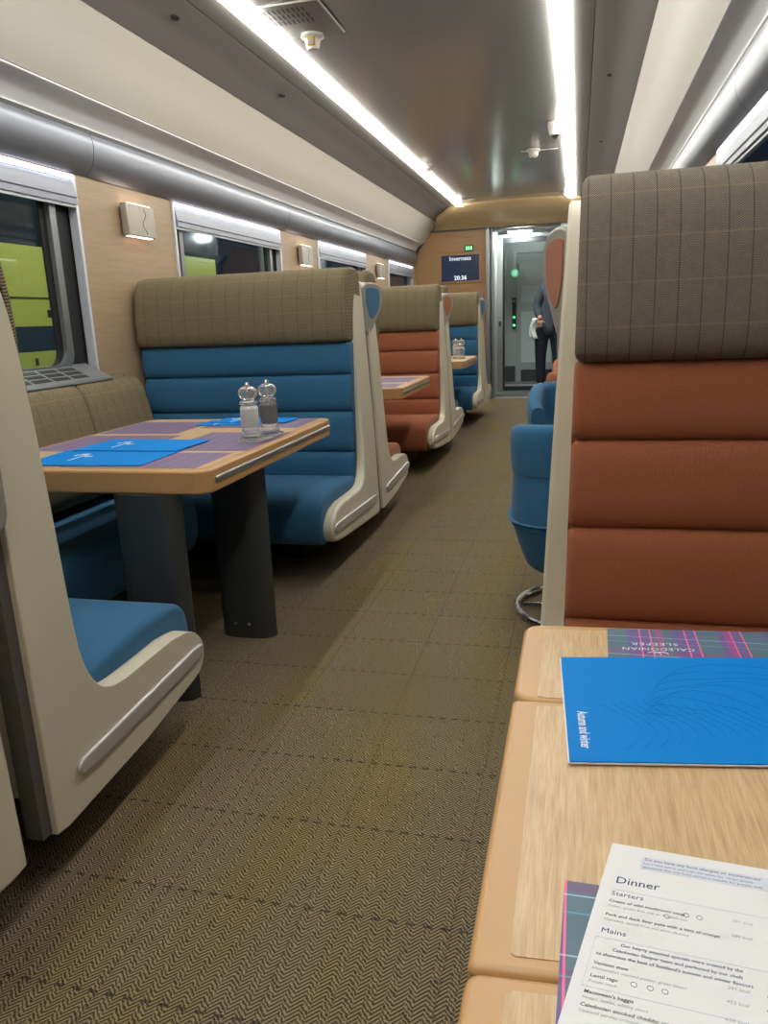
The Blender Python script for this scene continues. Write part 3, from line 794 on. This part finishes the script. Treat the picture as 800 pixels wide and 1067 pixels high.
def folder_small(x0, x1, y0, y1, z, label, rz=0):
    xc, yc = (x0+x1)/2, (y0+y1)/2; hx, hy = (x1-x0)/2, (y1-y0)/2
    e = empty('menu_folder', (xc, yc, z), label, 'menu', 'blue menu folders on the first left table', rz=rz)
    obj('cover', B((-hx, hx, -hy, hy, .001, .0025)), 'folder', e, smooth=False)
    obj('inner_page', B((-hx+.003, hx-.003, -hy+.003, hy-.003, 0, .001)), 'paper', e, smooth=False)
    bm = B((-.085, -.078, -.06, .06, .0026, .0029))
    for k in range(7):
        t = k*.9; box(bm, -.055+.01*k-.06, -.048+.01*k-.06, .03+.02*math.sin(t)-.012, .03+.02*math.sin(t)+.012, .0026, .0029)
    obj('printed_mark', bm, 'inkwhite', e, smooth=False)
folder_small(-1.625, -1.215, 1.935, 2.20, ZM+.0008, 'blue menu folder at the near edge of the first left table', .02)
folder_small(-1.60, -1.22, 2.17, 2.40, ZM+.0035, 'blue menu folder partly behind the near one on the first left table', -.03)
folder_small(-1.47, -1.17, 2.78, 2.93, ZM+.0008, 'blue menu folder left of the mills, upper of the far pair', .03)
folder_small(-1.43, -1.11, 2.83, 2.98, ZM+.0036, 'blue menu folder showing behind the mills, lower of the far pair', -.05)

def mill(loc, fill, label, group, s=1.0):
    e = empty('pepper_mill' if fill == 'pepper' else 'salt_mill', loc, label, 'mill', group)
    pr = lambda L: [(r*1.3*s, z*1.05*s) for r, z in L]
    bm = bmesh.new(); lathe(bm, pr([(0, .0), (.026, 0), (.027, .01), (.022, .02), (.021, .03), (.0235, .045), (.0235, .094), (.020, .102), (.024, .106), (.024, .114), (.016, .118), (.015, .122), (.0235, .132), (.0255, .143), (.022, .155), (.012, .162), (0, .163)]), seg=28); obj('mill_body', bm, 'acrylic', e)
    if fill:
        bm = bmesh.new(); lathe(bm, pr([(0, .032), (.0205, .033), (.0215, .05), (.0215, .092), (0, .093)]), seg=20); obj('filling', bm, fill, e)
    bm = bmesh.new(); lathe(bm, pr([(0, .1635), (.006, .1635), (.0075, .168), (.006, .175), (0, .177)]), seg=14); obj('cap_nut', bm, 'chrome', e)
    bm = bmesh.new(); lathe(bm, pr([(0, .11), (.0045, .11), (.0045, .155), (0, .156)]), seg=10); obj('spindle', bm, 'chrome', e)
e = empty('mill_tray', (-1.055, 2.455, ZM+.0007), 'clear acrylic tray under the salt and pepper mills on the first left table', 'tray')
bm = bmesh.new(); flat(bm, [(-.045+.0, -.10), (.045, -.10), (.05, -.03), (.045, .0), (.05, .03), (.045, .10), (-.045, .10), (-.05, .03), (-.045, 0), (-.05, -.03)], 0, .012); obj('tray_base', bm, 'acrylic', e, bevel=.004)
mill((-1.068, 2.40, ZM+.013), 'salt', 'clear mill filled with white salt, left of the pair on the first left table', 'salt and pepper mills')
mill((-1.040, 2.50, ZM+.013), 'pepper', 'clear mill filled with dark peppercorns, right of the pair on the first left table', 'salt and pepper mills')
mill((-1.12, 7.35, ZM), 'salt', 'white salt mill standing on the farthest left table', 'far mills')
mill((-1.06, 7.30, ZM), None, 'clear mill beside the white one on the farthest left table', 'far mills')
paper('placemat', 'tartan_far', -1.36, -1.02, 4.36, 4.62, ZM, 'tartan placemat on the second left table', 'placemat', None, th=.0006)
paper('placemat', 'tartan_far', -1.36, -1.02, 4.72, 5.1, ZM, 'tartan placemat at the far side of the second left table', 'placemat', None, th=.0006)

# ------------------------------------------------------------ right table (camera's own)
SK = .055
def rt(x, y): return (x, y+SK*(x+.058))
e = empty('dining_table', (.25, .6, 0), 'large pale oak table at lower right with folding leaves, menu and blue folder', 'table')
ox, oy = .25, .6
x0, x1 = -.058, XR-.02
for nm, (a, b), rr in (('table_leaf', (.725, .925), (.004, .022)), ('tabletop', (.381, .7235), (.006, .006)), ('table_leaf', (.02, .3795), (.006, .01))):
    pl = []
    r1 = .012
    pl = rrect(x0, x1, a, b, rr[1], 5)
    pl = [rt(*p) for p in pl]; pl = [(p[0]-ox, p[1]-oy) for p in pl]
    bm = bmesh.new(); flat(bm, pl, .655, .6985); t = obj(nm, bm, 'table_edge', e, bevel=.005, seg=3, ang=30)
    i = .025
    q = [rt(*p) for p in rrect(x0+i, x1-.005, a+(.004 if b > .9 else .012), b-(.016 if b > .9 else .012), .004, 3)]
    q = [(p[0]-ox, p[1]-oy) for p in q]
    bm = bmesh.new(); flat(bm, q, .6980, .6992); obj('laminate', bm, 'table_wood', t, smooth=False)
bm = bmesh.new(); blade(bm, .05, .25, 0, .085, 0, .66); obj('leg', bm, 'darkgrey', e)
obj('hinge_rail', B((-.20, .25, -.4, .28, .64, .655)), 'darkgrey', e)

def quadpaper(name, mat, O, ex, ey, w, h, z, th=.0008, parent=None, loc=None):
    ex = Vector((math.cos(ex), math.sin(ex))); ey = Vector((math.cos(ey), math.sin(ey)))
    f = lambda a, b: (ex.x*a+ey.x*b, ex.y*a+ey.y*b)
    bm = bmesh.new(); flat(bm, [f(0, 0), f(w, 0), f(w, h), f(0, h)], 0, th)
    o = obj(name, bm, mat, parent=parent, loc=loc, smooth=False)
    return o, f
R_ = math.radians
# placemat under the blue folder
e = empty('placemat', (.038, .705, ZM-.0002), 'tartan placemat with white lettering under the blue folder on the oak table', 'placemat')
o, f = quadpaper('mat_sheet', 'tartan', None, R_(5), R_(89), .44, .215, 0, .0006, parent=e)
g = lambda ax, by, fl=1: (lambda a, b: (lambda q: (q[0], q[1], .00075))(f(ax-a, by-b)))
lt = [text_bm('CALEDONIAN', .0105, g(.056, .172-.012), 'CENTER', width=1.12, spacing=1.1), text_bm('SLEEPER', .0105, g(.053, .186-.012), 'CENTER', width=1.15, spacing=1.25)]
obj('mat_lettering', merge(lt), 'inkwhite', e, smooth=False)
bm = bmesh.new()
for k in range(2):   # antler-like curved emblem strokes
    pts = [(.050+k*.008+.008*math.cos(t), .142+.006*math.sin(t)) for t in [(-.3+k*.4)+i*.35 for i in range(9)]]
    for a, b in zip(pts, pts[1:]):
        p, q = f(*a), f(*b); tube(bm, (p[0], p[1], .0008), (q[0], q[1], .0008), .0007, seg=5)
obj('mat_emblem', bm, 'inkwhite', e)
# blue folder
Z1 = ZM+.0012
e = empty('menu_folder', (-.001, .609, Z1), 'large blue menu folder lettered Autumn and winter on the oak table', 'menu')
o, f = quadpaper('inner_page', 'paper', None, R_(8.5), R_(93.2), .40, .213, 0, .0014, parent=e)
ex = Vector((math.cos(R_(8.5)), math.sin(R_(8.5)))); ey = Vector((math.cos(R_(93.2)), math.sin(R_(93.2))))
bm = bmesh.new(); flat(bm, [f(.0012, .0008), f(.399, .0008), f(.399, .212), f(.0012, .212)], .0014, .0026); obj('cover', bm, 'folder', e, smooth=False)
fz = lambda a, b: (f(a, b)[0], f(a, b)[1], .0028)
obj('cover_lettering', text_bm('Autumn and winter', .0135, lambda a, b: fz(.0125+b, .088-a), width=.62, bold=.0002), 'inkwhite', e, smooth=False)
bm = bmesh.new()
rnd = random.Random(3)
def stroke(pts, r=.0002):
    for a, b in zip(pts, pts[1:]):
        if 0.03 < a[0] < .39 and .01 < a[1] < .205 and .03 < b[0] < .39 and .01 < b[1] < .205:
            p, q = fz(*a), fz(*b); tube(bm, (p[0], p[1], .00265), (q[0], q[1], .00265), r, seg=4)
for k in range(9):    # embossed contour drawing
    stroke([(.10+.018*k*.6+ (.02+.006*k)*math.cos(t)*1.4, .07+.007*k+(.018+.006*k)*math.sin(t)+.006*math.sin(3*t+k)) for t in [.2+i*.18 for i in range(20)]])
for k in range(12):
    stroke([(.05+.012*k+.02*math.sin(i*.35+k*.2), .02+i*.0075+.003*k) for i in range(12)])
obj('embossed_drawing', bm, 'folder_line', e, label='fine tone-on-tone line drawing')
# second placemat and dinner menu
e = empty('placemat', (-.0015, .4655, ZM-.0002), 'tartan placemat under the white dinner menu on the oak table', 'placemat')
quadpaper('mat_sheet', 'tartan', None, R_(-1), R_(-91.5), .42, .30, 0, .0006, parent=e)
e = empty('dinner_menu', (.032, .510, Z1-.0004), 'white printed sheet headed Dinner at the lower right of the oak table', 'menu')
o, f = quadpaper('menu_sheet', 'paper', None, R_(-5), R_(-102.5), .24, .34, 0, .0007, parent=e)
fz2 = lambda a, b: (f(a, -b)[0], f(a, -b)[1], .00098)
at = lambda a0, b0: (lambda a, b: fz2(a0+a, b0+b))
def line(a0, a1, b, w=.0004): 
    bm = bmesh.new(); flat(bm, [f(a0, -b), f(a1, -b), f(a1, -b+w), f(a0, -b+w)], .0007, .0009); return bm
T = text_bm
obj('allergy_box', merge([line(.022, .24, -.0095, .0135)]), 'inkbox', e, smooth=False)
obj('headings', merge([T('Dinner', .0095, at(.009, -.042), width=1.05, bold=.00004), T('Starters', 0.00561, at(.0085, -.0545), width=1.15), T('Mains', 0.00581, at(.0085, -.0895), width=1.15)]), 'ink', e, smooth=False)

obj('specials_print', merge([T('Our hearty seasonal specials were created by the', 0.00343, at(.022, -.0985), bold=.00004), T('Caledonian Sleeper team and perfected by our chefs', 0.00343, at(.018, -.1035), bold=.00004), T("to showcase the best of Scotland's autumn and winter flavours", 0.00343, at(.0095, -.1085), bold=.00004)]), 'ink', e, smooth=False)
obj('ruled_lines', merge([line(.0062, .0066, -.0935, .040), line(.009, .24, -.0485), line(.0065, .24, -.0935), line(.0065, .24, -.1335)]), 'inkbox', e, smooth=False)
bm = bmesh.new()
for a, b in ((.056, -.060), (.064, -.060), (.045, -.0645), (.034, -.125), (.043, -.125), (.051, -.125)):
    p = fz2(a, b+.0); torus(bm, (p[0], p[1], .0008), .0017, .00015, seg=18, s2=4)
obj('symbols', bm, 'ink', e)
for body, size, a, b, nm, mt in (
    ('Do you have any food allergies or intolerances?', .0037, .024, -.0135, 'allergy_print', 'inkdark'),
    ('Let a host know and scan the menu for recipe details', .0031, .024, -.0177, 'allergy_print', 'ink'),
    ('guarantee that any food served is suitable for people with', .0031, .024, -.0215, 'allergy_print', 'ink'),
    ('Cream of wild mushroom soup', .0035, .0085, -.0612, 'dish_print', 'inkdark'),
    ('Onion, gluten free roll or Scottish oat', .0030, .0085, -.0656, 'description_print', 'inkpale'),
    ('Pork and duck liver pate with a hint of orange', .0035, .0085, -.0742, 'dish_print', 'inkdark'),
    ('Oatcakes, spiced fruit and plum chutney', .0030, .0085, -.0786, 'description_print', 'inkpale'),
    ('Venison stew', .0035, .0095, -.1162, 'dish_print', 'inkdark'),
    ('Horseradish mashed potato, green beans', .0030, .0095, -.1203, 'description_print', 'inkpale'),
    ('Lentil ragu', .0035, .0095, -.1262, 'dish_print', 'inkdark'),
    ('Potato mash', .0030, .0095, -.1303, 'description_print', 'inkpale'),
    ("Macsween's haggis", .0035, .0085, -.1385, 'dish_print', 'inkdark'),
    ('Neeps, tatties, whisky sauce', .0030, .0085, -.1426, 'description_print', 'inkpale'),
    ('Caledonian smoked cheddar macaroni', .0035, .0085, -.1480, 'dish_print', 'inkdark'),
    ('Optional parsley crouton', .0030, .0085, -.1520, 'description_print', 'inkpale'),
    ('351 kcal', .0034, .083, -.058, 'calorie_print', 'inkpale'), ('289 kcal', .0034, .083, -.071, 'calorie_print', 'inkpale'),
    ('391 kcal', .0034, .083, -.1130, 'calorie_print', 'inkpale'), ('453 kcal', .0034, .083, -.1230, 'calorie_print', 'inkpale'), ('650 kcal', .0034, .083, -.1355, 'calorie_print', 'inkpale'),
    ('£9', .0038, .1035, -.058, 'price_print', 'inkdark'), ('£9', .0038, .1035, -.071, 'price_print', 'inkdark'),
    ('£14', .0038, .1035, -.1130, 'price_print', 'inkdark'), ('£12', .0038, .1035, -.1230, 'price_print', 'inkdark')):
    obj(nm, T(body, size, at(a, b), width=1.05, bold=.00005 if mt == 'inkdark' else 0), mt, e, smooth=False)
# ------------------------------------------------------------ swivel tub chairs in the right bays
def tub_chair(loc, rz, fab, label):
    e = empty('swivel_chair', loc, label, 'chair', 'upholstered swivel tub chairs along the aisle', rz=rz)
    # open tub: wall round the back (local -y) and sides, open to +y
    def shell(r_out, r_in, zt, z0, a0, a1, dz):
        bm = bmesh.new(); n = 36; rows = []
        for i in range(n+1):
            a = a0+(a1-a0)*i/n; k = abs((a-(a0+a1)/2)/((a1-a0)/2))
            top = zt-dz*k**3
            prof = smoothline([(r_out*.99, z0), (r_out*.985, z0+.07), (r_out*.965, z0+.18), (r_out*.985, (z0+top)/2+.02), (r_out*1.01, top-.05), (r_out*.97, top-.008), ((r_out+r_in)/2, top), (r_in*1.03, top-.012), (r_in*.99, top-.06), (r_in, z0+.15), (r_in*.8, z0+.1)], 3)
            ca, sa = math.cos(a), math.sin(a)
            sq = (abs(ca)**3.2+abs(sa)**3.2)**(-1/3.2)   # squarish plan
            rows.append([bm.verts.new((ca*r*sq, sa*r*sq, z)) for r, z in prof])
        for p, q in zip(rows, rows[1:]):
            for i in range(len(p)-1): bm.faces.new((p[i], p[i+1], q[i+1], q[i]))
            bm.faces.new((p[0], q[0], q[-1], p[-1]))
        bm.faces.new(rows[0]); bm.faces.new(rows[-1]); return bm
    a0, a1 = R_(-90-128), R_(-90+128)
    obj('tub_shell', shell(.255, .185, .725, .36, a0, a1, .10), fab, e, ang=50)
    bm = bmesh.new()
    pr = smoothline([(.0, .165), (.12, .17), (.19, .20), (.218, .26), (.240, .33), (.250, .372), (.246, .385), (0, .385)], 3)
    rows = []
    for r, z in pr:
        rows.append([bm.verts.new((math.cos(a)*r*(abs(math.cos(a))**3.2+abs(math.sin(a))**3.2)**(-1/3.2), math.sin(a)*r*(abs(math.cos(a))**3.2+abs(math.sin(a))**3.2)**(-1/3.2), z)) for a in [2*PI*i/36 for i in range(36)]])
    for p, q in zip(rows[1:], rows[2:]):
        for i in range(36): bm.faces.new((p[i], p[(i+1) % 36], q[(i+1) % 36], q[i]))
    bm.faces.new(rows[1]); bm.faces.new(rows[-1])
    for v in [v for v in bm.verts if not v.link_faces]: bm.verts.remove(v)
    obj('tub_base', bm, fab, e, ang=50)
    bm = bmesh.new(); flat(bm, rpoly(-.18, .18, -.16, .25, .06), .384, .45); obj('seat_cushion', bm, fab, e, bevel=.02, seg=3)
    bm = bmesh.new(); tube(bm, (0, 0, .02), (0, 0, .17), .028); obj('column', bm, 'chrome', e)
    bm = bmesh.new(); torus(bm, (0, 0, .014), .235, .013)
    for a in (0, PI/2): tube(bm, (-.21*math.cos(a), -.21*math.sin(a), .014), (.21*math.cos(a), .21*math.sin(a), .014), .009, seg=10)
    obj('ring_base', bm, 'chrome', e)
    return e
tub_chair((.03, 2.78, 0), R_(0), 'blue', 'nearest blue swivel chair with chrome ring base, poking out behind the rust bench')
tub_chair((.01, 4.05, 0), R_(180), 'blue', 'second blue swivel chair, partly hidden behind the first')
tub_chair((.06, 5.2, 0), R_(0), 'orange', 'rust swivel chair beyond the blue chairs')
tub_chair((.06, 6.4, 0), R_(180), 'orange', 'farthest rust swivel chair by the aisle, behind the other rust one')

# ------------------------------------------------------------ person in the vestibule
def skin(name, pts, edges, mat, parent, sub=2):
    me = bpy.data.meshes.new(name); me.from_pydata([p[:3] for p in pts], edges, []); me.update()
    o = bpy.data.objects.new(name, me); C.objects.link(o); o.parent = parent
    sk = o.modifiers.new('skin', 'SKIN'); sk.use_smooth_shade = True
    layer = me.skin_vertices[0].data
    for i, p in enumerate(pts):
        r = p[3]; ry = p[4] if len(p) > 4 else r
        layer[i].radius = (r, ry); layer[i].use_root = (i == 0)
    ss = o.modifiers.new('sub', 'SUBSURF'); ss.levels = sub; ss.render_levels = sub
    me.materials.append(M[mat]); return o
e = empty('person', (-.41, 11.3, .012), 'person in charcoal jacket and navy trousers standing in the end vestibule', 'person')
# trunk leans towards +x; left elbow out on the -x side. local origin at the feet
body = [(0.0, 0, .92, .14, .11), (.02, 0, 1.05, .125, .10), (.05, -.01, 1.20, .15, .11), (.08, -.03, 1.36, .165, .10), (.11, -.05, 1.47, .06, .06), (.13, -.08, 1.54, .055, .055),
        (.15, -.11, 1.62, .082, .092), (.155, -.115, 1.70, .078, .09),
        (-.09, 0, .84, .10), (-.10, -.01, .48, .062), (-.10, .02, .10, .042), (-.10, -.10, .045, .038),
        (.11, 0, .84, .10), (.13, -.01, .48, .062), (.13, .02, .10, .042), (.13, -.10, .045, .038),
        (-.07, -.02, 1.40, .068), (-.17, .02, 1.16, .050), (-.10, -.13, .98, .036), (.24, -.05, 1.38, .066), (.33, -.12, 1.15, .048), (.28, -.28, 1.05, .034)]
ed = [(0, 1), (1, 2), (2, 3), (3, 4), (4, 5), (5, 6), (6, 7), (0, 8), (8, 9), (9, 10), (10, 11), (0, 12), (12, 13), (13, 14), (14, 15), (3, 16), (16, 17), (17, 18), (3, 19), (19, 20), (20, 21)]
skin('body', body, ed, 'skin', e)
jk = [(0.0, 0, .74, .175, .15), (.02, 0, 1.05, .145, .12), (.05, -.01, 1.20, .17, .13), (.08, -.03, 1.36, .18, .12), (.105, -.045, 1.45, .08, .075),
      (-.07, -.02, 1.40, .085), (-.17, .02, 1.16, .066), (-.11, -.11, 1.00, .05), (.24, -.05, 1.38, .082), (.33, -.12, 1.15, .064), (.285, -.25, 1.065, .046)]
skin('jacket', jk, [(0, 1), (1, 2), (2, 3), (3, 4), (3, 5), (5, 6), (6, 7), (3, 8), (8, 9), (9, 10)], 'jacket', e)
tr = [(0.0, 0, 1.0, .140, .115), (-.09, 0, .80, .115), (-.105, -.01, .48, .082), (-.10, .015, .08, .068), (.11, 0, .80, .115), (.135, -.01, .48, .082), (.13, .015, .08, .068)]
skin('trousers', tr, [(0, 1), (1, 2), (2, 3), (0, 4), (4, 5), (5, 6)], 'trousers', e)
bm = bmesh.new(); bmesh.ops.create_uvsphere(bm, u_segments=24, v_segments=16, radius=1)
for v in bm.verts: v.co = Vector((.155+v.co.x*.098, -.095+v.co.y*.108, 1.69+v.co.z*.105))
bmesh.ops.delete(bm, geom=[v for v in bm.verts if v.co.y < -.15 and v.co.z < 1.73], context='VERTS'); obj('hair', bm, 'hair', e)
bm = bmesh.new(); tube(bm, (.155, -.205, 1.635), (.155, -.225, 1.62), .012, .014, seg=8)
for sx in (-.09, .09): tube(bm, (.155+sx, -.10, 1.60), (.155+sx, -.105, 1.66), .014, .018, seg=8)
obj('nose_and_ears', bm, 'skin', e)
bm = bmesh.new()
for sx in (-.03, .03): tube(bm, (.155+sx, -.195, 1.655), (.155+sx, -.205, 1.655), .010, seg=10)
obj('eyes', bm, 'black', e)
for (hx, hy, hz, sg) in ((-.10, -.15, .96, 1), (.275, -.30, 1.04, -1)):
    bm = bmesh.new(); box(bm, hx-.035, hx+.035, hy-.075, hy+.005, hz-.015, hz+.015)
    for k in range(4): tube(bm, (hx-.027+.018*k, hy-.07, hz), (hx-.027+.018*k, hy-.115-.006*(k in (1, 2)), hz-.02), .009, .007, seg=8)
    tube(bm, (hx+.035*sg, hy-.02, hz), (hx+.06*sg, hy-.06, hz-.012), .010, .008, seg=8)
    obj('hand', bm, 'skin', e, bevel=.008)
obj('shoe', B((-.14, -.06, -.20, .07, 0, .07)), 'black', e, bevel=.02); obj('shoe', B((.09, .17, -.20, .07, 0, .07)), 'black', e, bevel=.02)
bm = bmesh.new()
rows = []
for i in range(9):
    t = i/8; rows.append([bm.verts.new((-.60-.02-.05*math.sin(t*PI*.9)+.02*j+.008*math.sin(5*t+j), 11.14+.02*math.sin(j*2.1), 1.02-.28*t)) for j in range(5)])
for p, q in zip(rows, rows[1:]):
    for j in range(4): bm.faces.new((p[j], p[j+1], q[j+1], q[j]))
o = obj('cloth', bm, 'towel'); so = o.modifiers.new('t', 'SOLIDIFY'); so.thickness = .012
tag(o, 'white cloth hanging from the hand of the person in the end doorway', 'cloth')

# ------------------------------------------------------------ outside the windows
struct('ground_outside', B((-14, -2.3, -6, 22, -1.1, -1.0)), 'asphalt', smooth=False)
e = empty('parked_train', (-4.5, 5.0, -1.0), 'lime green train with a navy band standing outside the left windows', 'train')
obj('body_side', B((-2.4, 0, -9, 4.6, .9, 4.6)), 'train_dark', e, bevel=.05)
obj('green_panel', B((0, .02, -9, 1.55, 2.145, 2.80), (0, .02, -9, 4.4, 1.78, 1.935), (0, .02, 1.75, 2.5, 2.0, 3.1), (0, .02, 3.3, 4.4, 2.0, 2.9)), 'train_green', e)
obj('navy_band', B((0, .018, -9, 4.4, 1.935, 2.145)), 'train_blue', e)
obj('panel_seam', B((.02, .024, -9, 1.55, 2.37, 2.385)), 'darkgrey', e)
obj('notice', B((.02, .025, 1.0, 1.07, 2.22, 2.28)), 'black', e)
obj('step_marks', B(*[(.02, .024, .15+.3*k, .19+.3*k, 1.82, 1.88) for k in range(4)]), 'darkgrey', e)
obj('bogies', B((-2.0, -.3, -7, -4, 0, .9), (-2.0, -.3, 1, 4, 0, .9)), 'black', e)
for i, (x, y) in enumerate(((-3.75, 6.9), (-3.75, 9.2), (-3.75, 11.6))):
    e = empty('platform_post', (x, y, -1.0), 'grey steel post outside the left windows, %s' % ('nearest', 'middle one', 'farthest')[i], 'post', 'posts outside')
    bm = bmesh.new(); tube(bm, (0, 0, 0), (0, 0, 4.2), .05); obj('post', bm, 'steel_post', e)
    bm = bmesh.new(); tube(bm, (0, 0, 4.0), (-.0, .7, 4.15), .03); obj('arm', bm, 'steel_post', e)
    bm = bmesh.new(); box(bm, -.06, .06, .45, .85, 4.06, 4.12); obj('lamp_head', bm, 'spotglow', e)
for i, (x, y, z) in enumerate(((-4.1, 10.0, 2.2), (-6.5, 13.5, 2.5), (-4.2, 10.8, 2.1))):
    e = empty('yard_lamp', (x, y, -1.0), 'bright yard lamp seen through the left windows, %s' % ('nearest', 'farthest', 'middle one')[i], 'lamp', 'yard lamps')
    bm = bmesh.new(); tube(bm, (0, 0, 0), (0, 0, z+1.0), .04); obj('pole', bm, 'steel_post', e)
    bm = bmesh.new(); bmesh.ops.create_uvsphere(bm, u_segments=16, v_segments=10, radius=.07)
    for v in bm.verts: v.co.z += z+1.05
    obj('globe', bm, 'oval', e)
